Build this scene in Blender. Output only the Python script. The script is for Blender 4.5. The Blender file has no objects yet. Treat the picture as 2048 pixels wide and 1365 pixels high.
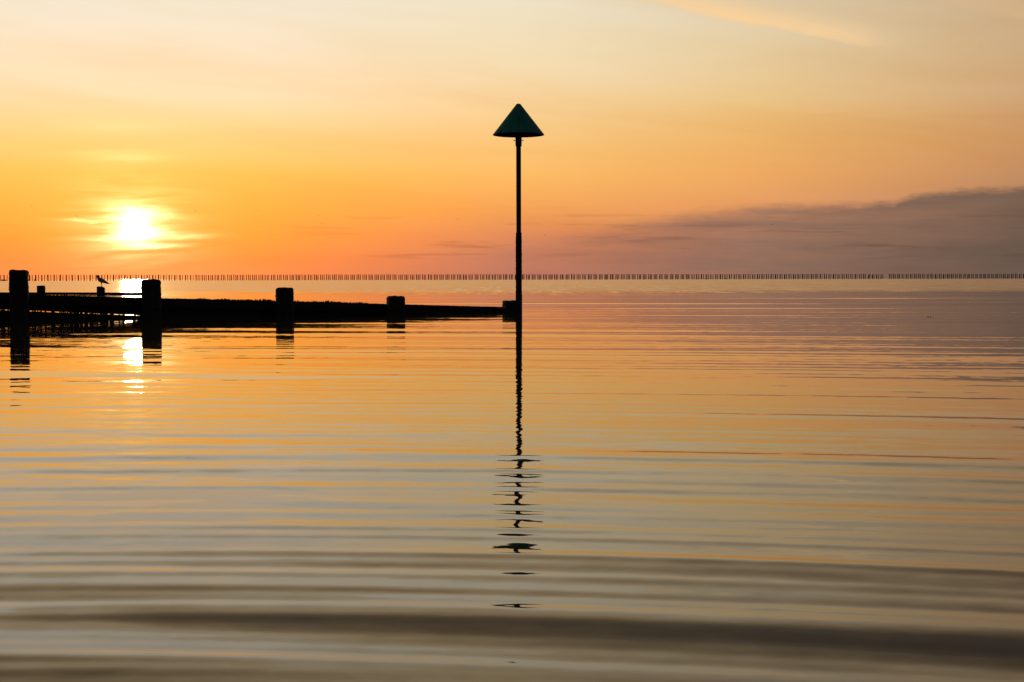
import bpy, bmesh, math, random
import numpy as np
from mathutils import Vector, Matrix, noise as mnoise

random.seed(7)
rng = np.random.default_rng(11)
scene = bpy.context.scene
COL = scene.collection

# ------------------------------------------------------------------ camera
F_PX, W_PX, H_PX = 2800.0, 2048.0, 1365.0
CAM_H = 0.618
PITCH = math.atan(125.4 / F_PX)
ROLL = math.radians(0.12)
cam_data = bpy.data.cameras.new('camera')
cam_data.sensor_width = 36.0
cam_data.lens = F_PX / W_PX * 36.0
cam_data.clip_start = 0.05
cam_data.clip_end = 40000
cam = bpy.data.objects.new('camera', cam_data)
COL.objects.link(cam)
CAM_ROT = Matrix.Rotation(math.pi / 2 - PITCH, 4, 'X') @ Matrix.Rotation(-ROLL, 4, 'Z')
cam.matrix_world = Matrix.Translation((0, 0, CAM_H)) @ CAM_ROT
scene.camera = cam

def at(px, py, Y):
    """world point on the sight line of a photo pixel at depth Y"""
    d = CAM_ROT.to_3x3() @ Vector(((px - W_PX / 2) / F_PX, (H_PX / 2 - py) / F_PX, -1))
    return Vector((0, 0, CAM_H)) + d * (Y / d.y)

# ------------------------------------------------------------------ view
scene.view_settings.view_transform = 'Standard'
scene.view_settings.look = 'None'
scene.view_settings.gamma = 1.0
scene.view_settings.exposure = 0.0
scene.view_settings.use_curve_mapping = False
scene.cycles.max_bounces = 6
scene.cycles.sample_clamp_indirect = 20

# ------------------------------------------------------------------ sun direction
SUN_AZ = math.atan((272 - 1024) / F_PX)         # from +Y towards +X
SUN_EL = math.radians(2.0)
sun_dir = Vector((math.sin(SUN_AZ) * math.cos(SUN_EL), math.cos(SUN_AZ) * math.cos(SUN_EL), math.sin(SUN_EL)))
sl = bpy.data.lights.new('sun', 'SUN')
sl.energy = 0.15
sl.angle = math.radians(1.0)
sl.color = (1.0, 0.62, 0.28)
so = bpy.data.objects.new('sun', sl)
so.rotation_euler = (-sun_dir).to_track_quat('-Z', 'Y').to_euler()
so.location = (-40, 120, 60)
COL.objects.link(so)

# ------------------------------------------------------------------ node helper
def lin(c):
    return tuple(((v / 255) / 12.92 if v / 255 <= 0.04045 else ((v / 255 + 0.055) / 1.055) ** 2.4) for v in c)

class NT:
    def __init__(self, tree):
        self.t = tree
    def node(self, typ, **kw):
        n = self.t.nodes.new(typ)
        for k, v in kw.items():
            setattr(n, k, v)
        return n
    def put(self, sock, v):
        if isinstance(v, bpy.types.NodeSocket):
            self.t.links.new(v, sock)
        elif v is not None:
            if hasattr(sock.default_value, '__len__') and not isinstance(v, (tuple, list, Vector)):
                sock.default_value = [v] * len(sock.default_value)
            elif hasattr(sock.default_value, '__len__') and len(sock.default_value) == 4 and len(v) == 3:
                sock.default_value = (*v, 1)
            else:
                sock.default_value = v
    def m(self, op, a, b=None, c=None, clamp=False):
        n = self.node('ShaderNodeMath', operation=op, use_clamp=clamp)
        for s, v in zip(n.inputs, (a, b, c)):
            self.put(s, v)
        return n.outputs[0]
    def vm(self, op, a, b=None, scale=None):
        n = self.node('ShaderNodeVectorMath', operation=op)
        self.put(n.inputs[0], a)
        if b is not None: self.put(n.inputs[1], b)
        if scale is not None: self.put(n.inputs['Scale'], scale)
        return n.outputs[1] if op in ('DOT_PRODUCT', 'LENGTH', 'DISTANCE') else n.outputs[0]
    def rng(self, v, a, b, c=0.0, d=1.0, smooth=False):
        n = self.node('ShaderNodeMapRange', interpolation_type='SMOOTHSTEP' if smooth else 'LINEAR', clamp=True)
        for s, x in zip(n.inputs, (v, a, b, c, d)):
            self.put(s, x)
        return n.outputs[0]
    def mix(self, f, a, b, blend='MIX'):
        n = self.node('ShaderNodeMix', data_type='RGBA', blend_type=blend)
        self.put(n.inputs[0], f); self.put(n.inputs[6], a); self.put(n.inputs[7], b)
        return n.outputs[2]
    def ramp(self, f, stops):
        n = self.node('ShaderNodeValToRGB')
        e = n.color_ramp.elements
        while len(e) < len(stops): e.new(0.5)
        for i, (p, c) in enumerate(stops):
            e[i].position = p
            e[i].color = (*c, 1) if len(c) == 3 else c
        self.put(n.inputs[0], f)
        return n.outputs[0]
    def noise(self, vec, scale, detail=4, rough=0.5, lac=2.0, dist=0.0):
        n = self.node('ShaderNodeTexNoise')
        self.put(n.inputs['Vector'], vec)
        n.inputs['Scale'].default_value = scale
        n.inputs['Detail'].default_value = detail
        n.inputs['Roughness'].default_value = rough
        n.inputs['Lacunarity'].default_value = lac
        n.inputs['Distortion'].default_value = dist
        return n.outputs
    def xyz(self, x, y, z):
        n = self.node('ShaderNodeCombineXYZ')
        for s, v in zip(n.inputs, (x, y, z)): self.put(s, v)
        return n.outputs[0]
    def sep(self, v):
        n = self.node('ShaderNodeSeparateXYZ'); self.put(n.inputs[0], v)
        return n.outputs

# ------------------------------------------------------------------ sky (world)
world = bpy.data.worlds.new('World')
scene.world = world
world.use_nodes = True
wt = world.node_tree
wt.nodes.clear()
N = NT(wt)
tc = N.node('ShaderNodeTexCoord')
d = N.vm('NORMALIZE', tc.outputs['Generated'])
dx, dy, dz = N.sep(d)
# azimuth from the sun, elevation, both in degrees
sxy = (math.sin(SUN_AZ), math.cos(SUN_AZ))
fwd = N.m('ADD', N.m('MULTIPLY', dx, sxy[0]), N.m('MULTIPLY', dy, sxy[1]))
sid = N.m('SUBTRACT', N.m('MULTIPLY', dx, sxy[1]), N.m('MULTIPLY', dy, sxy[0]))
az = N.m('MULTIPLY', N.m('ARCTAN2', sid, fwd), 180 / math.pi)
aaz = N.m('ABSOLUTE', az)
el = N.m('MULTIPLY', N.m('ARCSINE', dz), 180 / math.pi)
elp = N.m('MAXIMUM', el, 0.0)
fac = N.m('POWER', N.m('DIVIDE', elp, 90.0), 0.5)

def pos_y(y):
    e = math.degrees(math.atan((557 - y) / F_PX))
    return math.sqrt(max(e, 0) / 90)
def pos_e(e):
    return math.sqrt(e / 90)
HIGH = {  # colours higher up than the frame, elevation in degrees
    'A': [(15, (230, 200, 154)), (20, (176, 150, 116)), (30, (98, 92, 90)), (90, (62, 72, 88))],
    'B': [(15, (226, 196, 150)), (20, (172, 147, 114)), (30, (96, 91, 90)), (90, (62, 72, 88))],
    'C': [(15, (202, 174, 134)), (20, (150, 131, 105)), (30, (88, 85, 84)), (90, (62, 72, 88))],
    'D': [(15, (164, 137, 104)), (20, (118, 103, 86)), (30, (78, 75, 76)), (90, (62, 72, 88))],
}
SKY = {
    'A': [(557, (247, 136, 78)), (520, (252, 140, 62)), (470, (255, 156, 52)), (420, (255, 171, 60)), (350, (255, 190, 84)), (300, (255, 207, 122)),
          (250, (254, 217, 152)), (200, (254, 223, 177)), (100, (250, 227, 195)), (0, (241, 226, 198))],
    'B': [(557, (186, 114, 90)), (520, (204, 124, 92)), (470, (226, 140, 92)), (420, (245, 164, 88)), (350, (252, 184, 96)), (300, (251, 196, 119)),
          (250, (250, 206, 141)), (200, (249, 213, 160)), (100, (243, 222, 182)), (0, (238, 222, 190))],
    'C': [(557, (165, 118, 92)), (520, (180, 124, 95)), (470, (206, 138, 96)), (420, (228, 152, 94)), (350, (238, 169, 96)), (300, (238, 179, 106)),
          (250, (237, 188, 120)), (200, (234, 196, 136)), (100, (229, 204, 161)), (0, (222, 203, 171))],
    'D': [(557, (120, 92, 76)), (520, (130, 98, 80)), (470, (150, 110, 86)), (420, (178, 128, 94)), (350, (198, 142, 97)), (300, (205, 151, 101)),
          (250, (207, 158, 110)), (200, (207, 165, 120)), (100, (204, 171, 130)), (0, (198, 169, 132))],
}
HOT = {'A': 0.22}
def sky_ramp(k):
    # near the sun the film clips: the real sky is redder and stronger than the print shows
    hot = HOT.get(k, 0.0)
    def over(y, c):
        g = hot * max(0.0, 1 - abs(y - 390) / 230.0) ** 0.7
        r, g_, b = lin(c)
        return (r * (1 + g), g_, b)
    st = [(pos_y(y), over(y, c)) for y, c in SKY[k]] + [(pos_e(e), lin(c)) for e, c in HIGH[k]]
    return N.ramp(fac, st)
rE = N.ramp(fac, [(0, lin((88, 76, 74))), (pos_e(6), lin((112, 96, 92))), (pos_e(20), lin((104, 100, 104))), (pos_e(90), lin((66, 77, 94)))])
rF = N.ramp(fac, [(0, lin((50, 49, 56))), (pos_e(8), lin((62, 58, 66))), (pos_e(30), lin((62, 68, 82))), (pos_e(90), lin((66, 77, 94)))])
col = sky_ramp('A')
for a0, a1, r in ((4.7, 15.06, sky_ramp('B')), (15.06, 24.7, sky_ramp('C')), (24.7, 35.1, sky_ramp('D')), (35.1, 80, rE), (80, 150, rF)):
    col = N.mix(N.rng(aaz, a0, a1), col, r)

# faint high cirrus all over
cv = N.xyz(N.m('MULTIPLY', az, 0.05), N.m('MULTIPLY', N.m('ADD', el, N.m('MULTIPLY', az, 0.10)), 0.42), 3.1)
cir = N.noise(cv, 1.0, 6, 0.55, dist=0.4)[0]
col = N.mix(1.0, col, N.ramp(cir, [(0.30, (0.965, 0.915, 0.83)), (0.5, (1, 1, 1)), (0.70, (1.015, 1.05, 1.13))]), 'MULTIPLY')
# bright contrail-like wisps falling to the right, high on the right hand
def wisp(a0, e0, a1, e1, w, amt, colr, seed):
    global col
    L2 = (a1 - a0) ** 2 + (e1 - e0) ** 2
    t = N.m('DIVIDE', N.m('ADD', N.m('MULTIPLY', N.m('SUBTRACT', az, a0), a1 - a0), N.m('MULTIPLY', N.m('SUBTRACT', el, e0), e1 - e0)), L2)
    L = math.sqrt(L2)
    perp = N.m('DIVIDE', N.m('SUBTRACT', N.m('MULTIPLY', N.m('SUBTRACT', el, e0), a1 - a0), N.m('MULTIPLY', N.m('SUBTRACT', az, a0), e1 - e0)), L)
    nv = N.xyz(N.m('MULTIPLY', az, 0.35), N.m('MULTIPLY', perp, 1.6), seed)
    nz = N.noise(nv, 1.0, 5, 0.55)[0]
    pp = N.m('ADD', perp, N.m('MULTIPLY', N.m('SUBTRACT', nz, 0.5), w * 1.1))
    below = N.rng(pp, -w * 0.55, 0.0, 0, 1, True)          # sharper lower edge
    above = N.rng(pp, 0.0, w * 1.5, 1, 0, True)
    ends = N.m('MULTIPLY', N.rng(t, -0.35, 0.25, 0, 1, True), N.rng(t, 0.72, 1.06, 1, 0, True))
    k = N.m('MULTIPLY', N.m('MULTIPLY', below, above), N.m('MULTIPLY', ends, N.m('MULTIPLY', N.rng(nz, 0.25, 0.7, 0.35, 1), amt)))
    col = N.mix(k, col, lin(colr))
def azel(x, y):
    return math.degrees(math.atan((x - 1024) / F_PX) - SUN_AZ), math.degrees(math.atan((557 - y) / math.hypot(F_PX, x - 1024)))
wisp(*azel(1230, -12), *azel(1790, 96), 0.55, 0.95, (250, 208, 152), 1.7)
wisp(*azel(1750, -30), *azel(2160, 60), 0.9, 0.5, (222, 182, 134), 5.2)

# cloud bank low on the right: its top climbs away from the sun
nv = N.xyz(N.m('MULTIPLY', az, 0.30), N.m('MULTIPLY', el, 1.5), 0.7)
nbig = N.noise(nv, 0.8, 7, 0.56, dist=0.3)[0]
nv2 = N.xyz(N.m('MULTIPLY', az, 0.16), N.m('MULTIPLY', el, 2.2), 4.4)
nstr = N.noise(nv2, 1.0, 6, 0.55)[0]
top = N.node('ShaderNodeFloatCurve')
cu = top.mapping.curves[0]
pts = [(0, 0.0), (8, 0.5), (13, 1.6), (16.6, 2.05), (19.6, 2.55), (21.7, 2.9), (24.7, 3.12), (30.5, 3.14), (31.0, 3.46), (36, 3.55), (60, 4.0), (180, 4.6)]
cu.points[0].location = (0, 0); cu.points[1].location = (1, pts[-1][1] / 10)
for a, e in pts[1:-1]:
    cu.points.new(a / 180, e / 10)
for p in cu.points: p.handle_type = 'VECTOR'
top.mapping.update()
N.put(top.inputs['Value'], N.m('DIVIDE', aaz, 180.0))
topv = N.m('MULTIPLY', top.outputs[0], 10.0)
nfin = N.noise(N.xyz(N.m('MULTIPLY', az, 1.5), N.m('MULTIPLY', el, 4.5), 6.1), 1.0, 5, 0.6)[0]
depth = N.m('ADD', N.m('SUBTRACT', topv, el), N.m('ADD', N.m('MULTIPLY', N.m('SUBTRACT', nbig, 0.5), 0.45), N.m('MULTIPLY', N.m('SUBTRACT', nfin, 0.5), 0.42)))
soft = N.rng(aaz, 14, 32, 1.1, 0.40)
bank = N.m('MULTIPLY', N.m('DIVIDE', depth, soft), 1.0, clamp=True)
bank = N.rng(bank, 0, 1, 0, 1, True)
streak = N.rng(nstr, 0.34, 0.60, N.rng(aaz, 18, 34, 0.55, 0.86), 1.0)
bank = N.m('MULTIPLY', N.m('MULTIPLY', bank, streak), N.rng(aaz, 7, 23, 0.0, 0.92))
bcol = N.ramp(N.m('DIVIDE', aaz, 60.0), [(8 / 60, lin((214, 128, 92))), (15 / 60, lin((176, 118, 98))), (25 / 60, lin((140, 109, 95))), (35 / 60, lin((103, 86, 76))), (1.0, lin((78, 68, 66)))])
bcol = N.mix(1.0, bcol, N.ramp(nbig, [(0.3, (0.88, 0.87, 0.87)), (0.7, (1.08, 1.07, 1.04))]), 'MULTIPLY')
col = N.mix(bank, col, bcol)
# thin dark streaks of cloud floating free above the horizon
nv3 = N.xyz(N.m('MULTIPLY', az, 0.22), N.m('MULTIPLY', el, 3.4), 9.3)
n3 = N.noise(nv3, 1.0, 5, 0.55)[0]
band = N.m('MULTIPLY', N.rng(el, 0.5, 1.2, 0, 1, True), N.rng(el, 1.9, 3.2, 1, 0, True))
thin = N.m('MULTIPLY', N.m('MULTIPLY', N.rng(n3, 0.53, 0.68, 0, 1, True), band), N.rng(aaz, 3.5, 10.0, 0.0, 0.62))
col = N.mix(thin, col, N.mix(1.0, col, (0.60, 0.55, 0.62), 'MULTIPLY'))

# the sun behind thin streaky cloud
ex = N.m('DIVIDE', az, 1.30)
ey = N.m('SUBTRACT', el, 2.02)
nv4 = N.xyz(N.m('MULTIPLY', az, 0.30), N.m('MULTIPLY', N.m('ADD', el, N.m('MULTIPLY', az, -0.035)), 2.5), 2.6)
n4 = N.noise(nv4, 1.0, 4, 0.5, dist=0.4)[0]
r1 = N.m('SQRT', N.m('ADD', N.m('MULTIPLY', ex, ex), N.m('MULTIPLY', ey, ey)))
rw = N.m('MULTIPLY', r1, N.rng(n4, 0.34, 0.66, 1.24, 0.74))
stk = N.rng(n4, 0.34, 0.66, 0.25, 1.9, True)
core = N.m('MULTIPLY', N.m('EXPONENT', N.m('MULTIPLY', N.m('MULTIPLY', rw, rw), -1 / 0.50 ** 2)), 3.2)
mid = N.m('MULTIPLY', N.m('MULTIPLY', N.m('EXPONENT', N.m('MULTIPLY', r1, -1 / 0.60)), stk), 1.5)
wide = N.m('MULTIPLY', N.m('EXPONENT', N.m('MULTIPLY', r1, -1 / 2.6)), 0.30)
# bars of thin cloud lit from behind, close about the sun
bars = None
for a0, e0, sa, se, slope, amp in ((-1.75, 2.27, 0.85, 0.055, -0.05, 0.9), (0.75, 1.30, 1.0, 0.085, 0.03, 1.5), (1.55, 1.66, 1.15, 0.10, 0.04, 0.9), (-0.9, 1.52, 1.1, 0.06, -0.02, 0.6),
                                   (-0.15, 2.76, 0.95, 0.075, 0.0, 1.1), (0.9, 2.52, 0.7, 0.09, -0.10, 0.7), (-0.2, 4.75, 1.5, 0.16, 0.03, 0.30), (-1.2, 4.95, 1.8, 0.12, 0.05, 0.14), (-0.8, 5.9, 2.4, 0.3, 0.03, 0.10)):
    ua = N.m('DIVIDE', N.m('SUBTRACT', az, a0), sa)
    ue = N.m('DIVIDE', N.m('SUBTRACT', N.m('SUBTRACT', el, e0), N.m('ADD', N.m('MULTIPLY', N.m('SUBTRACT', az, a0), slope), N.m('MULTIPLY', N.m('SUBTRACT', nfin, 0.5), 0.22))), se)
    b_ = N.m('MULTIPLY', N.m('EXPONENT', N.m('MULTIPLY', N.m('ADD', N.m('MULTIPLY', ua, ua), N.m('MULTIPLY', ue, ue)), -1.0)), amp)
    bars = b_ if bars is None else N.m('ADD', bars, b_)
mid = N.m('ADD', mid, N.m('MULTIPLY', bars, 0.75))
glow = N.vm('ADD', N.vm('ADD', N.vm('SCALE', (1.0, 0.82, 0.46), scale=core), N.vm('SCALE', (1.0, 0.76, 0.36), scale=mid)), N.vm('SCALE', (1.0, 0.64, 0.17), scale=wide))
col = N.vm('ADD', col, glow)

sky = N.node('ShaderNodeTexSky', sky_type='NISHITA', sun_disc=False)
sky.sun_elevation = SUN_EL
sky.sun_rotation = SUN_AZ
sky.air_density = 1.0
sky.dust_density = 2.0
bg1 = N.node('ShaderNodeBackground')
N.put(bg1.inputs[0], col)
bg1.inputs[1].default_value = 1.0
bg2 = N.node('ShaderNodeBackground')
N.put(bg2.inputs[0], sky.outputs[0])
bg2.inputs[1].default_value = 0.0012
add = N.node('ShaderNodeAddShader')
N.put(add.inputs[0], bg1.outputs[0]); N.put(add.inputs[1], bg2.outputs[0])
wo = N.node('ShaderNodeOutputWorld')
N.put(wo.inputs[0], add.outputs[0])
world.cycles.sampling_method = 'MANUAL'
world.cycles.sample_map_resolution = 2048

# ------------------------------------------------------------------ materials
def new_mat(name):
    m = bpy.data.materials.new(name)
    m.use_nodes = True
    n = NT(m.node_tree)
    b = m.node_tree.nodes['Principled BSDF']
    return m, n, b

def timber_mat(name, c0, c1, rough=0.65, scale=6.0):
    m, n, b = new_mat(name)
    t = n.node('ShaderNodeTexCoord')
    v = n.vm('MULTIPLY', t.outputs['Object'], (1, 1, 0.35))
    a = n.noise(v, scale, 6, 0.6)[0]
    f = n.noise(t.outputs['Object'], scale * 9, 4, 0.6)[0]
    n.put(b.inputs['Base Color'], n.mix(n.rng(a, 0.35, 0.7), c0, c1))
    n.put(b.inputs['Roughness'], n.rng(f, 0.3, 0.7, rough - 0.12, rough + 0.2))
    bp = n.node('ShaderNodeBump')
    bp.inputs['Strength'].default_value = 0.6
    bp.inputs['Distance'].default_value = 0.01
    n.put(bp.inputs['Height'], n.m('ADD', a, n.m('MULTIPLY', f, 0.5)))
    n.put(b.inputs['Normal'], bp.outputs[0])
    b.inputs['Specular IOR Level'].default_value = 0.2
    return m
M = {}
M['timber'] = timber_mat('wet_timber', (0.014, 0.011, 0.009), (0.028, 0.021, 0.015))
M['weed'] = timber_mat('seaweed', (0.014, 0.016, 0.008), (0.028, 0.026, 0.012), 0.6, 30)
M['stake'] = timber_mat('far_timber', (0.035, 0.025, 0.019), (0.06, 0.042, 0.03), 0.8, 2)
M['iron'] = timber_mat('dark_iron', (0.018, 0.017, 0.016), (0.03, 0.024, 0.02), 0.55, 14)
M['crust'] = timber_mat('barnacle_crust', (0.016, 0.015, 0.012), (0.034, 0.030, 0.024), 0.8, 40)

def cone_mat():
    m, n, b = new_mat('green_paint')
    t = n.node('ShaderNodeTexCoord')
    x, y, z = n.sep(t.outputs['Object'])
    ang = n.m('ARCTAN2', y, x)
    v = n.xyz(n.m('MULTIPLY', ang, 5.0), n.m('MULTIPLY', z, 1.4), 0.0)
    run = n.noise(v, 1.6, 5, 0.6)[0]
    blot = n.noise(t.outputs['Object'], 9, 5, 0.62)[0]
    c = n.mix(n.rng(run, 0.35, 0.7), (0.005, 0.100, 0.056), (0.012, 0.205, 0.115))
    c = n.mix(n.m('MULTIPLY', n.rng(blot, 0.55, 0.72), 0.55), c, (0.012, 0.032, 0.022))
    b.inputs['Specular IOR Level'].default_value = 0.18
    n.put(b.inputs['Base Color'], c)
    n.put(b.inputs['Roughness'], n.rng(blot, 0.3, 0.7, 0.45, 0.75))
    bp = n.node('ShaderNodeBump'); bp.inputs['Strength'].default_value = 0.25; bp.inputs['Distance'].default_value = 0.01
    n.put(bp.inputs['Height'], n.m('ADD', run, blot))
    n.put(b.inputs['Normal'], bp.outputs[0])
    return m
M['cone'] = cone_mat()

def plain(name, c, rough=0.7):
    m, n, b = new_mat(name)
    t = n.node('ShaderNodeTexCoord')
    a = n.noise(t.outputs['Object'], 40, 4, 0.6)[0]
    n.put(b.inputs['Base Color'], n.mix(a, tuple(v * 0.8 for v in c), tuple(v * 1.2 for v in c)))
    b.inputs['Roughness'].default_value = rough
    return m
M['feather'] = plain('pale_feather', (0.22, 0.22, 0.24))
M['hood'] = plain('dark_hood', (0.03, 0.022, 0.02))
M['wing'] = plain('grey_wing', (0.09, 0.09, 0.10))
M['leg'] = plain('leg_skin', (0.12, 0.05, 0.03))
M['bird'] = plain('far_bird', (0.08, 0.06, 0.05))

SLICK = 61.0      # beyond this distance a breeze ruffles the sea
FENCE_Y = 575.0
def water_mat():
    m, n, b = new_mat('sea_water')
    g = n.node('ShaderNodeNewGeometry')
    P = g.outputs['Position']
    x, y, z = n.sep(P)
    edge = n.noise(n.xyz(n.m('MULTIPLY', x, 0.03), n.m('MULTIPLY', y, 0.03), 0), 1.0, 3)[0]
    yy = n.m('ADD', y, n.m('MULTIPLY', n.m('SUBTRACT', edge, 0.5), 14.0))
    yy = n.m('SUBTRACT', yy, n.m('MULTIPLY', x, 0.05))
    ruff = n.rng(yy, SLICK - 13, SLICK + 16, 0, 1, True)
    # sheltered again beyond the stake fences
    ruff = n.m('MULTIPLY', ruff, n.rng(y, FENCE_Y + 10, FENCE_Y + 70, 1, 0.12, True))
    pre = n.rng(y, 12.0, 45.0, 0, 1, True)
    # slopes of ripples too small for the mesh
    f1 = n.noise(n.vm('MULTIPLY', P, (0.9, 2.6, 1)), 1.0, 3, 0.6)[1]
    f2 = n.noise(n.vm('MULTIPLY', P, (2.6, 0.13, 1)), 1.0, 4, 0.7)[1]
    f4 = n.noise(n.vm('MULTIPLY', P, (0.035, 0.25, 1)), 1.0, 5, 0.66)[1]
    f3 = n.noise(n.vm('MULTIPLY', P, (7.0, 11.0, 1)), 1.0, 3, 0.6)[1]
    half = (0.5, 0.5, 0.5)
    pre4 = n.m('MULTIPLY', n.rng(y, 14.0, 30.0, 0, 1, True), n.m('SUBTRACT', 1.0, ruff))
    s = n.vm('SCALE', n.vm('SUBTRACT', f1, half), scale=n.m('MULTIPLY', pre, 0.03))
    s = n.vm('ADD', s, n.vm('SCALE', n.vm('SUBTRACT', f2, half), scale=n.m('MULTIPLY', ruff, 0.44)))
    s = n.vm('ADD', s, n.vm('SCALE', n.vm('SUBTRACT', f3, half), scale=n.rng(y, 2, 14, 0.045, 0.030)))
    s = n.vm('ADD', s, n.vm('SCALE', n.vm('SUBTRACT', f4, half), scale=n.m('MULTIPLY', pre4, 0.10)))
    s = n.vm('MULTIPLY', s, (1, 1, 0))
    nn = n.vm('NORMALIZE', n.vm('ADD', g.outputs['Normal'], s))
    n.put(b.inputs['Normal'], nn)
    murk = n.noise(n.vm('MULTIPLY', P, (0.15, 0.15, 0)), 1.0, 3)[0]
    n.put(b.inputs['Base Color'], n.mix(murk, (0.034, 0.025, 0.014), (0.046, 0.034, 0.019)))
    n.put(b.inputs['Roughness'], n.m('ADD', n.m('MULTIPLY', ruff, 0.10), n.rng(y, 3, 40, 0.02, 0.055)))
    b.inputs['IOR'].default_value = 1.37
    return m
M['water'] = water_mat()

# ------------------------------------------------------------------ mesh helpers
def link_mesh(name, bm, mat, parent=None, smooth=False, label=None, cat=None, group=None, kind=None):
    me = bpy.data.meshes.new(name)
    bm.to_mesh(me); bm.free()
    return link_data(name, me, mat, parent, smooth, label, cat, group, kind)
def link_data(name, me, mat, parent=None, smooth=False, label=None, cat=None, group=None, kind=None):
    if mat is not None and not me.materials:
        me.materials.append(mat)
    if smooth:
        me.polygons.foreach_set('use_smooth', [True] * len(me.polygons))
    o = bpy.data.objects.new(name, me)
    COL.objects.link(o)
    if parent is not None:
        o.parent = parent
    tag(o, label, cat, group, kind)
    return o
def tag(o, label=None, cat=None, group=None, kind=None):
    for k, v in (('label', label), ('category', cat), ('group', group), ('kind', kind)):
        if v: o[k] = v
def thing(name, loc, label, cat, group=None, rz=0):
    o = bpy.data.objects.new(name, None)
    COL.objects.link(o)
    o.empty_display_size = 0.1
    o.location = loc
    o.rotation_euler = (0, 0, rz)
    tag(o, label, cat, group)
    return o

def rough_box(x0, x1, y0, y1, z0, z1, step, amp, seed, bevel=0.02, top_amp=None, taper=0.0):
    """a weathered beam: finely cut box with worn corners and knobbly faces"""
    bm = bmesh.new()
    nx, ny, nz = (max(2, int(round((b - a) / step))) for a, b in ((x0, x1), (y0, y1), (z0, z1)))
    grid = {}
    def vert(i, j, k):
        key = (i, j, k)
        if key not in grid:
            p = Vector((x0 + (x1 - x0) * i / nx, y0 + (y1 - y0) * j / ny, z0 + (z1 - z0) * k / nz))
            c = Vector(((x0 + x1) / 2, (y0 + y1) / 2, (z0 + z1) / 2))
            h = Vector(((x1 - x0) / 2, (y1 - y0) / 2, (z1 - z0) / 2))
            q = Vector([max(-h[a] + bevel, min(h[a] - bevel, p[a] - c[a])) for a in range(3)])
            dlt = (p - c) - q
            if dlt.length > 1e-6:
                dn = dlt.normalized()
                nrm = dn
                p = c + q + dn * bevel
            else:
                nrm = Vector((0, 0, 1))
            s = Vector((seed * 3.17, seed * 1.31, seed * 7.7))
            nzv = mnoise.noise(p * 9 + s) * 0.9 + mnoise.noise(p * 26 + s) * 0.7 + mnoise.noise(p * 60 + s) * 0.45
            a_ = amp
            if top_amp and nrm.z > 0.5: a_ = top_amp
            p = p + nrm * nzv * a_
            grid[key] = bm.verts.new(p)
        return grid[key]
    def face(a, b, c_, d_):
        bm.faces.new((vert(*a), vert(*b), vert(*c_), vert(*d_)))
    for i in range(nx):
        for j in range(ny):
            face((i, j, 0), (i, j + 1, 0), (i + 1, j + 1, 0), (i + 1, j, 0))
            face((i, j, nz), (i + 1, j, nz), (i + 1, j + 1, nz), (i, j + 1, nz))
    for i in range(nx):
        for k in range(nz):
            face((i, 0, k), (i + 1, 0, k), (i + 1, 0, k + 1), (i, 0, k + 1))
            face((i, ny, k), (i, ny, k + 1), (i + 1, ny, k + 1), (i + 1, ny, k))
    for j in range(ny):
        for k in range(nz):
            face((0, j, k), (0, j, k + 1), (0, j + 1, k + 1), (0, j + 1, k))
            face((nx, j, k), (nx, j + 1, k), (nx, j + 1, k + 1), (nx, j, k + 1))
    return bm

def lathe(profile, seg=32, amp=0.0, seed=0, cap=True):
    bm = bmesh.new()
    rings = []
    for r, z in profile:
        ring = []
        for i in range(seg):
            a = 2 * math.pi * i / seg
            rr = r
            if amp:
                p = Vector((math.cos(a) * 3, math.sin(a) * 3, z * 22 + seed))
                rr += amp * (mnoise.noise(p) + 0.8 * mnoise.noise(p * 2.3))
            ring.append(bm.verts.new((rr * math.cos(a), rr * math.sin(a), z)))
        rings.append(ring)
    for a, b in zip(rings, rings[1:]):
        for i in range(seg):
            j = (i + 1) % seg
            bm.faces.new((a[i], a[j], b[j], b[i]))
    if cap:
        bm.faces.new(list(reversed(rings[0]))); bm.faces.new(rings[-1])
    return bm

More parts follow.
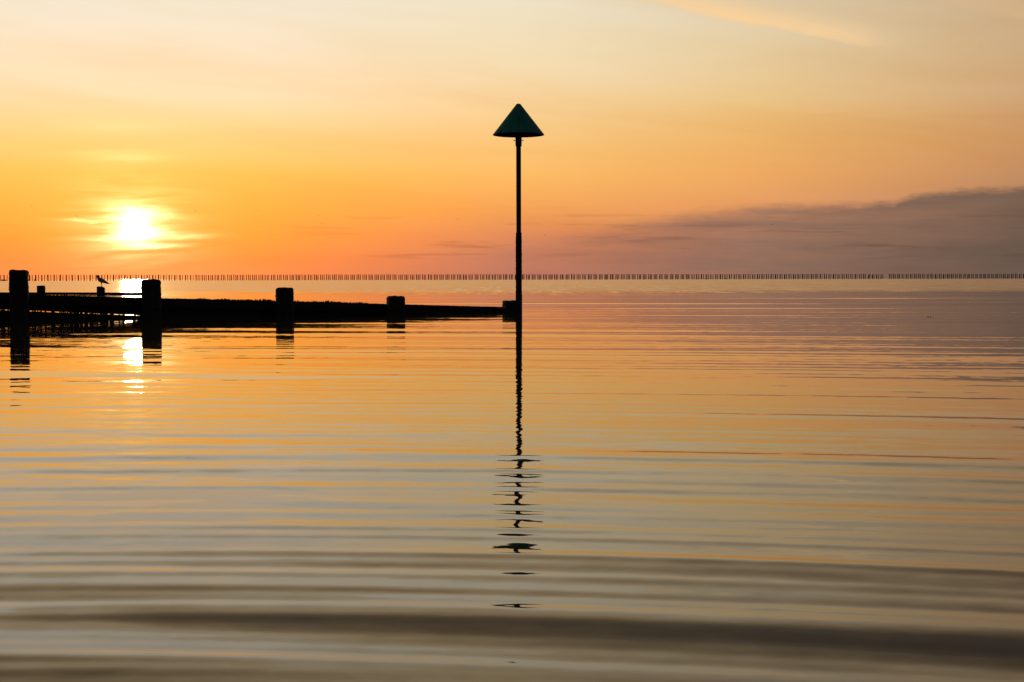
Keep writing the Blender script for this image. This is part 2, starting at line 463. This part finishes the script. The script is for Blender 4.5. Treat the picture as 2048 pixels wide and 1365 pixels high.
# ------------------------------------------------------------------ the sea
def build_sea():
    R0, R1, Q = 0.9, 72.0, 1.0038
    rows = [R0]
    while rows[-1] < R1: rows.append(rows[-1] * Q)
    while rows[-1] < 16000: rows.append(rows[-1] * 1.10)
    r = np.array(rows)
    fr = np.radians(np.arange(-50, 50.001, 0.26))
    bk = np.radians(np.linspace(50, 310, 53)[1:-1])
    th = np.concatenate([fr, bk])
    nr, nt = len(r), len(th)
    Rg, Tg = np.meshgrid(r, th, indexing='ij')
    X, Y = Rg * np.sin(Tg), Rg * np.cos(Tg)
    Z = np.zeros_like(X)
    grid_step = (Q - 1) * Rg
    fade_far = np.clip((70 - Rg) / 25, 0, 1)
    aT = np.degrees(np.where(Tg > np.pi, 2 * np.pi - Tg, np.abs(Tg)))
    fade_side = np.clip((50 - aT) / 6, 0, 1)
    # 1: low long-crested ripples running in towards the beach
    n = 90
    lam = np.exp(rng.uniform(np.log(0.16), np.log(5.0), n))
    ang = np.radians(9.0 + rng.normal(0, 1, n) * np.where(lam > 0.4, 4.5, 8.0))
    odd = rng.random(n) < 0.10
    ang = np.where(odd, rng.uniform(-1.0, 1.0, n), ang)
    ph = rng.uniform(0, 2 * np.pi, n)
    w = np.where(lam > 2.5, 0.55, 1.0)
    w = np.where(odd, w * 0.45, w)
    w *= 0.0085 / math.sqrt(np.sum(w ** 2) / 2)
    for i in range(n):
        k = 2 * np.pi / lam[i]
        vis = np.clip((lam[i] / grid_step - 4.5) / 4.0, 0, 1)
        p = k * (X * np.sin(ang[i]) + Y * np.cos(ang[i])) + ph[i]
        Z += vis * (w[i] / k) * np.sin(p)
    env = 1.0 + 0.35 * np.sin(X * 0.9 + 1.3) * np.sin(Y * 0.55 + 0.4) + 0.25 * np.sin(Y * 1.7 + X * 0.25)
    Z *= env
    # 2: rings spreading from where somebody wades just short of the view
    CX, CY = -0.8, -4.5
    rho = np.hypot(X - CX, Y - CY) + 1e-3
    phi = np.arctan2(X - CX, Y - CY)
    n = 80
    lam = np.exp(rng.uniform(np.log(0.07), np.log(0.40), n))
    w = np.where(lam < 0.10, 0.8, 1.0)
    w *= 0.0138 / math.sqrt(np.sum(w ** 2) / 2)
    decay = 0.78 + 1.35 * np.clip((5.2 - Rg) / 3.2, 0, 1)
    Zr = np.zeros_like(X)
    for i in range(n):
        k = 2 * np.pi / lam[i]
        vis = np.clip((lam[i] / grid_step - 4.5) / 4.0, 0, 1)
        m1, m2 = rng.uniform(3, 8), rng.uniform(8, 16)
        wob = rng.uniform(0.5, 1.6) * np.sin(m1 * phi + rng.uniform(0, 6.28)) + rng.uniform(0.1, 0.6) * np.sin(m2 * phi + rng.uniform(0, 6.28))
        Zr += vis * (w[i] / k) * np.sin(k * rho + wob + rng.uniform(0, 6.28))
    # a few bigger wavelets close in
    for lam_, sl_, q in ((0.62, 0.011, 0.4), (0.44, 0.010, 2.1)):
        k = 2 * np.pi / lam_
        tilt = 0.10 * np.sin(q)
        Zr += np.clip((4.6 - Rg) / 2.2, 0, 1) * (sl_ / k) * np.sin(k * (Y * 0.985 + X * (0.14 + tilt)) + 0.9 * np.sin(1.3 * X + q) + q)
    Z = (Z + Zr * decay) * fade_far * fade_side
    verts = np.stack([X, Y, Z], -1).reshape(-1, 3)
    idx = np.arange(nr * nt).reshape(nr, nt)
    a = idx[:-1, :]; b = idx[1:, :]
    a2 = np.roll(a, -1, 1); b2 = np.roll(b, -1, 1)
    quads = np.stack([a, b, b2, a2], -1).reshape(-1, 4)
    me = bpy.data.meshes.new('sea')
    nv, nq = len(verts), len(quads)
    me.vertices.add(nv); me.vertices.foreach_set('co', verts.astype(np.float32).ravel())
    # inner cap polygon
    capl = idx[0, :]
    loops = np.concatenate([quads[:, ::-1].ravel(), capl[::-1]])
    me.loops.add(len(loops)); me.loops.foreach_set('vertex_index', loops.astype(np.int32))
    me.polygons.add(nq + 1)
    starts = np.concatenate([np.arange(nq) * 4, [nq * 4]])
    me.polygons.foreach_set('loop_start', starts.astype(np.int32))
    me.polygons.foreach_set('use_smooth', np.ones(nq + 1, bool))
    me.update(calc_edges=True)
    me.validate()
    up = me.polygons[100].normal.z
    if up < 0: me.flip_normals()
    return link_data('sea', me, M['water'], label='calm rippled sea reaching to the horizon', kind='structure')
build_sea()

# ------------------------------------------------------------------ near groyne
def wl(px):                     # waterline of the near groyne along the picture
    return 641.6 - 17.1 * px / 1037.0
def hor(px):
    return 559.1 - 4.3 * px / 2048.0
def Yg(px):
    return CAM_H * F_PX / (wl(px) - hor(px))
def ground(px, Y):
    p = at(px, 557, Y); p.z = 0
    return p
gA, gB = ground(39, Yg(39)), ground(1023, Yg(1023))
gdir = (gB - gA).normalized()
grz = math.atan2(gdir.y, gdir.x)
groyne = thing('timber_groyne', gA, 'dark weedy timber groyne running out to the tall green topped marker', 'groyne', rz=grz)
def along(px, off=0.0):         # metres along the groyne from the first post
    u = (px - 1024) / F_PX
    gA = globals()['gA'] + Vector((-gdir.y, gdir.x, 0)) * off
    # intersection of the sight line with the groyne's line in plan
    den = gdir.x - u * gdir.y
    return (u * gA.y - gA.x) / den
def plank_top(s): return 0.390 - 0.0345 * s
def slit_h(s): return 0.152 - 0.056 * s
posts = [(-215, 0.90, 0.130), (39, 0.76, 0.130), (303, 0.614, 0.147), (570, 0.474, 0.141), (792, 0.318, 0.147), (1023, 0.219, 0.146)]
ps = []
for i, (px, h, hw) in enumerate(posts):
    s = along(px, -0.17); ps.append(s)
    bm = rough_box(-hw, hw, -hw, hw, -0.7, h - 0.004, 0.018, 0.0125, i + 1, 0.042, 0.013)
    o = link_mesh('post', bm, M['timber'], groyne, True)
    o.location = (s, -0.17, 0)
    o.rotation_euler = (random.uniform(-0.008, 0.008), random.uniform(-0.01, 0.01), random.uniform(-0.03, 0.03) - 0.30)
# planks: rows of boards on the seaward side, each bay its own boards
def plank(s0, s1, top0, top1, bot0, bot1, seed, th=0.07, weed=0.004):
    nseg = max(4, int((s1 - s0) / 0.03))
    bm = bmesh.new()
    prev = None
    for i in range(nseg + 1):
        t = i / nseg
        s = s0 + (s1 - s0) * t
        zt = top0 + (top1 - top0) * t + weed * (mnoise.noise(Vector((s * 14, seed, 0))) + 1.0 * mnoise.noise(Vector((s * 45, seed, 3))))
        zb = bot0 + (bot1 - bot0) * t + weed * 1.0 * (mnoise.noise(Vector((s * 18, seed, 7))) + mnoise.noise(Vector((s * 55, seed, 9))))
        yj = 0.006 * mnoise.noise(Vector((s * 3, seed, 5)))
        zm = (zt + zb) / 2
        ring = [bm.verts.new((s, -th / 2 + yj, zb)), bm.verts.new((s, -th / 2 + yj - 0.004, zm)), bm.verts.new((s, -th / 2 + yj, zt - 0.006)),
                bm.verts.new((s, -th / 2 + 0.01 + yj, zt)), bm.verts.new((s, th / 2 - 0.01 + yj, zt - 0.002)), bm.verts.new((s, th / 2 + yj, zt - 0.008)),
                bm.verts.new((s, th / 2 + yj, zb))]
        if prev:
            for k in range(7):
                bm.faces.new((prev[k], prev[(k + 1) % 7], ring[(k + 1) % 7], ring[k]))
        else:
            bm.faces.new(list(reversed(ring)))
        prev = ring
    bm.faces.new(prev)
    bmesh.ops.recalc_face_normals(bm, faces=bm.faces)
    return bm
for bay in range(len(ps) - 1):
    s0, s1 = ps[bay] + 0.006, ps[bay + 1] - 0.006
    t0, t1 = plank_top(ps[bay]), plank_top(ps[bay + 1])
    lo0, lo1 = slit_h(s0), slit_h(s1)
    slit = bay <= 1
    if not slit:
        lo0, lo1 = t0 - 0.26, t1 - 0.26
    mid0, mid1 = t0 - (t0 - lo0) * 0.49, t1 - (t1 - lo1) * 0.49
    gap = 0.0095 if slit else -0.03
    # boards lap a little over one another; only one seam stands open
    for j, (a0, a1, b0, b1, wd, yo) in enumerate(((t0, t1, mid0 - 0.02, mid1 - 0.02, 0.0045, 0.0), (mid0 + 0.02, mid1 + 0.02, lo0, lo1, 0.0042, 0.085),
                                              (lo0 - gap, lo1 - gap, lo0 - 0.24, lo1 - 0.24, 0.0035, 0.085 if slit else 0.0), (lo0 - 0.21, lo1 - 0.21, lo0 - 0.45, lo1 - 0.45, 0.003, 0.0 if slit else 0.085))):
        o = link_mesh('plank', plank(s0, s1, a0, a1, b0, b1, bay * 7 + j * 1.7 + 0.3, weed=wd), M['timber'], groyne)
        o.location.y = yo
# seaweed and small growth along the top boards
bm = bmesh.new()
def blade(bm, s, y, z, h, lean, wd):
    a = random.uniform(0, math.pi)
    cx, cy = math.cos(a) * wd, math.sin(a) * wd
    v = [bm.verts.new((s - cx, y - cy, z - 0.006)), bm.verts.new((s + cx, y + cy, z - 0.006)),
         bm.verts.new((s + cx * 0.9 + lean * 0.5, y + cy, z + h * 0.6)), bm.verts.new((s - cx * 0.9 + lean * 0.5, y - cy, z + h * 0.6)),
         bm.verts.new((s + lean, y, z + h))]
    bm.faces.new((v[0], v[1], v[2], v[3])); bm.faces.new((v[3], v[2], v[4]))
S_END = ps[-1]
for _ in range(2600):
    s = random.uniform(ps[0], S_END)
    if s < -0.5 and random.random() < 0.5: continue
    px_u = s
    c = math.exp(-((s - along(520)) / 1.1) ** 2) + 0.8 * math.exp(-((s - along(690)) / 0.45) ** 2)
    c *= 0.45 + 0.9 * max(0, mnoise.noise(Vector((s * 4.5, 2.2, 0))) + 0.3)
    h = random.uniform(0.003, 0.010) + c * random.uniform(0.0, 0.048)
    blade(bm, s, random.uniform(-0.03, 0.03), plank_top(s) - 0.006, h, random.uniform(-0.014, 0.014), random.uniform(0.003, 0.007) + 0.008 * min(1, c))
for _ in range(150):            # tufts hanging across the open seam
    s = random.uniform(ps[0], ps[2])
    for q in range(5):
        blade(bm, s + random.uniform(-0.02, 0.02), 0.05 + random.uniform(-0.02, 0.02), slit_h(s) - 0.018, random.uniform(0.015, 0.035), random.uniform(-0.012, 0.012), random.uniform(0.004, 0.010))
link_mesh('seaweed', bm, M['weed'], groyne, kind='stuff')

# ------------------------------------------------------------------ marker pole
YP = 25.25
KP = YP / 23.72
mp = ground(1037.6, YP)
SC = F_PX / YP
marker = thing('groyne_marker', mp, 'tall thin dark pole with a green cone topmark at the end of the groyne', 'marker')
def hz(py): return at(1037.6, py, YP).z
z_base, z_apex, z_col, z_crust = hz(270.2), hz(207.5), hz(293.5), hz(466)
prof = [(0.041 * KP, -0.8)] + [(0.041 * KP, z) for z in np.linspace(0, z_base + 0.25, 20)]
link_mesh('pole', lathe(prof, 28, 0.0012, 1), M['iron'], marker, True)
cz = np.arange(-0.5, z_crust, 0.014)
prof = [((0.0475 + 0.0035 * (1 if z < z_crust - 0.1 else 0.2) + (0.004 if z < 0.35 else 0)) * KP, z) for z in cz] + [(0.0415 * KP, z_crust + 0.01)]
link_mesh('crust', lathe(prof, 40, 0.0062, 5), M['crust'], marker, True)
link_mesh('collar', lathe([(r * KP, z) for r, z in ((0.0425, z_col), (0.051, z_col + 0.004), (0.054, z_col + 0.05), (0.0545, z_base + 0.12), (0.043, z_base + 0.125))], 28), M['iron'], marker, True)
for sgn in (-1, 1):
    bmb = lathe([(0.0045, 0.05), (0.0045, 0.074), (0.011, 0.0745), (0.0115, 0.086), (0.007, 0.092)], 10)
    o = link_mesh('bolt', bmb, M['iron'], marker)
    o.rotation_euler = (0, sgn * math.pi / 2, 0.25 * sgn)
    o.location = (0, 0, hz(281))
RB = 51.3 / SC
HC = z_apex - z_base
prof = []
r_top = 0.052
for t in np.linspace(0, 1, 26):
    prof.append((RB + (r_top - RB) * t, z_base + (HC - 0.030) * t))
prof += [(r_top - 0.007, z_apex - 0.018), (r_top - 0.020, z_apex - 0.007), (0.012, z_apex - 0.001), (0.002, z_apex)]
inner = [(0.03, z_apex - 0.05)] + [(RB - 0.012 + (r_top - RB) * t, z_base + (HC - 0.035) * t) for t in np.linspace(0.95, 0.0, 20)] + [(RB - 0.002, z_base - 0.004)]
bm = lathe(inner + prof, 56, 0.0009, 3, cap=True)
bmesh.ops.recalc_face_normals(bm, faces=bm.faces)
link_mesh('cone', bm, M['cone'], marker, True)
# struts inside the cone
for k in range(4):
    a = k * math.pi / 2 + 0.5
    bm = bmesh.new()
    bmesh.ops.create_cube(bm, size=1)
    bmesh.ops.scale(bm, vec=(RB * 0.86, 0.012, 0.03), verts=bm.verts)
    o = link_mesh('strut', bm, M['iron'], marker)
    o.location = (math.cos(a) * RB * 0.47, math.sin(a) * RB * 0.47, z_base + 0.03)
    o.rotation_euler = (0, 0, a)

# ------------------------------------------------------------------ second groyne further out
Y2 = 54.5
qA, qB = ground(-420, Y2 - 1.2), ground(304, Y2 + 0.6)
q2 = (qB - qA); L2 = q2.length; q2.normalize()
rz2 = math.atan2(q2.y, q2.x)
g2 = thing('timber_groyne', qA, 'low distant groyne behind the big posts, with a gull on one post', 'groyne', rz=rz2)
def along2(px):
    u = (px - 1024) / F_PX
    return (u * qA.y - qA.x) / (q2.x - u * q2.y)
gull_base = None
for i, (px, h) in enumerate(((-300, 0.46), (-160, 0.43), (-38, 0.40), (85, 0.372), (204, 0.338), (303, 0.28))):
    s = along2(px)
    bm = rough_box(-0.142, 0.142, -0.142, 0.142, -0.6, h, 0.04, 0.009, 31 + i, 0.03, 0.01)
    if i == 4:   # chipped corner
        for v in bm.verts:
            if v.co.x > 0.03 and v.co.z > 0.2:
                v.co.z = min(v.co.z, h - (v.co.x - 0.03) * 0.62)
    o = link_mesh('post', bm, M['timber'], g2, True)
    o.location = (s, -0.18, 0)
    if i == 4:
        gull_base = g2.matrix_basis @ Vector((s, -0.18, h))
    if i:
        for j, (a, b) in enumerate(((0.0, -0.10), (-0.102, -0.30))):
            e0, e1 = along2(px_prev), s
            f0, f1 = 0.155 - 0.062 * e0 / L2, 0.155 - 0.062 * e1 / L2
            link_mesh('plank', plank(e0 + 0.004, e1 - 0.004, f0 + a, f1 + a, f0 + b, f1 + b, 50 + i * 2 + j, weed=0.006), M['timber'], g2)
    px_prev = px

# ------------------------------------------------------------------ gull on the far post
def build_gull(base):
    g = thing('gull', base, 'small dark gull perched on a far groyne post with its tail to the sun', 'gull')
    k = 1 / 1071.0
    def P(zx, zy): return Vector(((zx - 712) * k, 0, (795 - zy) * k))
    # centre line from tail to crown: (zx, zy, half height, half width)
    sec = [(990, 702, 8, 14), (930, 682, 24, 40), (860, 645, 45, 62), (790, 607, 66, 86), (720, 575, 86, 104), (660, 548, 86, 104), (618, 515, 66, 84),
           (598, 478, 52, 62), (592, 440, 52, 56), (592, 410, 50, 54), (594, 385, 36, 40), (596, 366, 14, 16)]
    bm = bmesh.new()
    rings = []
    for i, (zx, zy, hh, hw) in enumerate(sec):
        c = P(zx, zy)
        a = P(*sec[max(0, i - 1)][:2]); b = P(*sec[min(len(sec) - 1, i + 1)][:2])
        t = (b - a).normalized()
        n = Vector((-t.z, 0, t.x))
        ring = [bm.verts.new(c + n * (math.sin(u) * hh * k) + Vector((0, 1, 0)) * (math.cos(u) * hw * k)) for u in np.linspace(0, 2 * math.pi, 14, endpoint=False)]
        rings.append(ring)
    for a, b in zip(rings, rings[1:]):
        for i in range(14):
            bm.faces.new((a[i], a[(i + 1) % 14], b[(i + 1) % 14], b[i]))
    bm.faces.new(rings[0]); bm.faces.new(rings[-1])
    bmesh.ops.recalc_face_normals(bm, faces=bm.faces)
    bm.faces.ensure_lookup_table()
    for f in bm.faces:
        f.material_index = 1 if f.calc_center_median().z > P(0, 455).z else 0
    o = link_mesh('body', bm, M['feather'], g, True)
    o.data.materials.append(M['hood'])
    # beak
    bm = bmesh.new()
    tip = bm.verts.new(P(520, 408)); rt = []
    for u in np.linspace(0, 2 * math.pi, 8, endpoint=False):
        rt.append(bm.verts.new(P(556, 400) + Vector((0, math.cos(u) * 13 * k, math.sin(u) * 14 * k))))
    for i in range(8): bm.faces.new((tip, rt[i], rt[(i + 1) % 8]))
    bm.faces.new(rt)
    link_mesh('beak', bm, M['leg'], g)
    for s in (-1, 1):
        # folded wing
        out = [(640, 500), (700, 500), (790, 540), (880, 605), (1000, 690), (1010, 705), (900, 676), (790, 640), (690, 610), (645, 560)]
        bm = bmesh.new()
        va = [bm.verts.new(P(*p) + Vector((0, s * (0.105 - 0.00022 * max(0, p[0] - 640)), 0))) for p in out]
        vb = [bm.verts.new(P(*p) + Vector((0, s * (0.085 - 0.00022 * max(0, p[0] - 640)), 0))) for p in out]
        bm.faces.new(va); bm.faces.new(list(reversed(vb)))
        for i in range(len(out)):
            j = (i + 1) % len(out)
            bm.faces.new((va[i], vb[i], vb[j], va[j]))
        bmesh.ops.recalc_face_normals(bm, faces=bm.faces)
        link_mesh('wing', bm, M['wing'], g)
        # leg with webbed foot
        bm = lathe([(0.006, 0.0), (0.0065, 0.06), (0.009, 0.09), (0.016, 0.16)], 8)
        ft = [bm.verts.new(v) for v in ((0.01, 0, 0.006), (-0.05, 0.028, 0.002), (-0.055, 0, 0.003), (-0.05, -0.028, 0.002))]
        bm.faces.new((ft[0], ft[1], ft[2])); bm.faces.new((ft[0], ft[2], ft[3]))
        o = link_mesh('leg', bm, M['leg'], g)
        o.location = (0, s * 0.032, -0.004)
    return g
gull = build_gull(gull_base + Vector((0.03, 0, 0.0)))
gull.scale = (1.12,) * 3

# ------------------------------------------------------------------ stake fences far out
def unit_stake(seed):
    rnd = random.Random(seed)
    prof = [(0.5, 0.0), (0.48 + rnd.uniform(-0.04, 0.04), 0.4), (0.46 + rnd.uniform(-0.05, 0.05), 0.8), (0.43, 0.985), (0.25, 1.0)]
    bm = lathe(prof, 7)
    for v in bm.verts:
        v.co.x += 0.14 * math.sin(v.co.z * 2 + seed) * v.co.z
    me = bpy.data.meshes.new('stake'); bm.to_mesh(me); bm.free()
    me.materials.append(M['stake'])
    return me
STAKES = [unit_stake(i) for i in range(6)]
rs = random.Random(5)
def fence(px0, Y0, px1, Y1, rows, pitch, label, bundles=(), gap=None, sag=None):
    """rows: list of (offset along as a share of the pitch, offset behind in m, thickness, height)"""
    A, B = ground(px0, Y0), ground(px1, Y1)
    dr = (B - A); L = dr.length; dr.normalize()
    root = thing('stake_fence', A, label, 'fence', 'stake fences along the horizon', rz=math.atan2(dr.y, dr.x))
    n = int(L / pitch)
    for i in range(n):
        for (o_, back, thk, hgt) in rows:
            s = (i + o_) * pitch + rs.uniform(-0.014, 0.014) * pitch
            if gap and gap[0] < s / L < gap[1]: continue
            ob = bpy.data.objects.new('stake', rs.choice(STAKES))
            COL.objects.link(ob)
            ob.parent = root
            ob.location = (s, back, -0.4)
            lean = rs.gauss(0, 0.016)
            h = hgt
            if sag and sag[0] < s / L < sag[1]:
                lean += 0.10; h *= 0.92
            t = thk * rs.uniform(0.85, 1.15)
            ob.scale = (t, t, h * rs.uniform(0.95, 1.04) + 0.4)
            ob.rotation_euler = (rs.gauss(0, 0.01), lean, rs.uniform(0, 6.28))
    hgt = rows[0][3] - 0.12
    spans = [(0, 1)] if not gap else [(0, gap[0]), (gap[1], 1)]
    for a, b in spans:
        bm = bmesh.new()
        m = 40
        prev = None
        for i in range(m + 1):
            s = (a + (b - a) * i / m) * L
            z = hgt + 0.03 * math.sin(i * 1.9)
            ring = [bm.verts.new((s, yy_, z + zz)) for yy_, zz in ((-0.16, -0.02), (-0.16, 0.02), (-0.12, 0.02), (-0.12, -0.02))]
            if prev:
                for k in range(4): bm.faces.new((prev[k], prev[(k + 1) % 4], ring[(k + 1) % 4], ring[k]))
            else: bm.faces.new(list(reversed(ring)))
            prev = ring
        bm.faces.new(prev)
        link_mesh('rail', bm, M['stake'], root)
    for (s, ln, hh) in bundles:      # what is left of the brushwood between the stakes
        bm = bmesh.new()
        for q in range(26):
            y0 = rs.uniform(-0.15, 0.15); z0 = rs.uniform(-0.1, hh * rs.uniform(0.4, 1))
            x0 = s + rs.uniform(-0.2, 0.2); x1 = s + ln * rs.uniform(0.75, 1.05); z1 = z0 + rs.uniform(-0.08, 0.08)
            w_ = 0.05
            v = [bm.verts.new(p) for p in ((x0, y0, z0), (x0, y0 + w_, z0 + w_), (x0, y0 - w_, z0 + w_), (x1, y0, z1), (x1, y0 + w_, z1 + w_), (x1, y0 - w_, z1 + w_))]
            for f in ((0, 1, 4, 3), (1, 2, 5, 4), (2, 0, 3, 5), (0, 2, 1), (3, 4, 5)):
                bm.faces.new([v[k] for k in f])
        link_mesh('brushwood', bm, M['stake'], root)
    return root
fence(-70, 566, 401, 636, [(0.0, 0, 0.52, 2.50), (0.5, 0.3, 0.30, 2.46)], 2.66,
      'stake fence beneath the sun with thick and thin stakes taking turns', bundles=((14.6, 2.4, 0.75), (25.0, 1.7, 0.75), (28.6, 0.9, 0.7)))
fence(392, 600, 1384, 655, [(0.0, 0, 0.42, 2.42), (0.33, 0.4, 0.37, 2.38), (0.60, 0.8, 0.37, 2.38)], 2.66,
      'stake fence with stakes bunched in threes, crossing behind the tall marker')
fence(1384, 690, 2200, 782, [(0.0, 0, 0.56, 2.50), (0.5, 0.3, 0.38, 2.46)], 2.64,
      'stake fence below the grey cloud bank, with a narrow gap in it', bundles=((2.7, 1.6, 0.3), (7.2, 1.8, 0.3), (18.0, 1.8, 0.3)),
      gap=(0.4385, 0.4480), sag=(0.400, 0.4385))

# ------------------------------------------------------------------ birds in the air
def far_bird():
    bm = bmesh.new()
    # body
    pr = [(-0.30, 0.01), (-0.20, 0.05), (0.0, 0.085), (0.16, 0.06), (0.24, 0.045), (0.31, 0.012)]
    rings = []
    for x, r in pr:
        rings.append([bm.verts.new((x, r * math.cos(u), r * math.sin(u))) for u in np.linspace(0, 2 * math.pi, 8, endpoint=False)])
    for a, b in zip(rings, rings[1:]):
        for i in range(8): bm.faces.new((a[i], a[(i + 1) % 8], b[(i + 1) % 8], b[i]))
    bm.faces.new(rings[0]); bm.faces.new(rings[-1])
    for s in (-1, 1):
        pts = [(0.13, 0.04, 0.03), (0.17, 0.30, 0.22), (0.02, 0.72, 0.16), (-0.02, 0.70, 0.14), (0.0, 0.30, 0.20), (-0.10, 0.04, 0.03)]
        up = [bm.verts.new((x, s * y, z + 0.012)) for x, y, z in pts]
        dn = [bm.verts.new((x, s * y, z - 0.012)) for x, y, z in pts]
        for q in ((0, 1, 4, 5), (1, 2, 3, 4)):
            bm.faces.new([up[i] for i in q]); bm.faces.new([dn[i] for i in reversed(q)])
        for i in range(6):
            j = (i + 1) % 6
            bm.faces.new((up[i], dn[i], dn[j], up[j]))
    bmesh.ops.recalc_face_normals(bm, faces=bm.faces)
    me = bpy.data.meshes.new('flying_bird'); bm.to_mesh(me); bm.free()
    me.materials.append(M['bird'])
    return me
fb = far_bird()
for i, (px, py, Y) in enumerate(((63, 413, 1050), (154, 433, 800), (391, 423, 850), (514, 422, 900), (636, 432, 950), (643, 447, 1000),
                                 (915, 439, 1000), (1090, 471, 1000), (1545, 449, 850), (508, 530, 1000), (828, 532, 1100), (1961, 92, 1100))):
    o = bpy.data.objects.new('flying_bird', fb)
    COL.objects.link(o)
    o.location = at(px, py, Y)
    o.rotation_euler = (rs.uniform(-0.3, 0.5), rs.uniform(-0.2, 0.2), rs.uniform(0, 6.28))
    o.scale = (1.25,) * 3
    tag(o, 'tiny dark bird flying far off over the sea', 'bird', 'birds flying over the sea')
# scraps of weed afloat
for (px, py) in ((1857, 634.3), (1862, 634.6), (1868, 634.4)):
    Y = CAM_H * F_PX / (py - hor(px))
    p = ground(px, Y)
    bm = bmesh.new()
    for q in range(9):
        blade(bm, rs.uniform(-0.007, 0.007), rs.uniform(-0.02, 0.02), 0.002, rs.uniform(0.003, 0.008), rs.uniform(-0.006, 0.006), 0.003)
    o = link_mesh('seaweed_scrap', bm, M['weed'], None, label='tiny scrap of dark seaweed afloat on the open water', cat='seaweed', group='seaweed scraps afloat')
    o.location = p
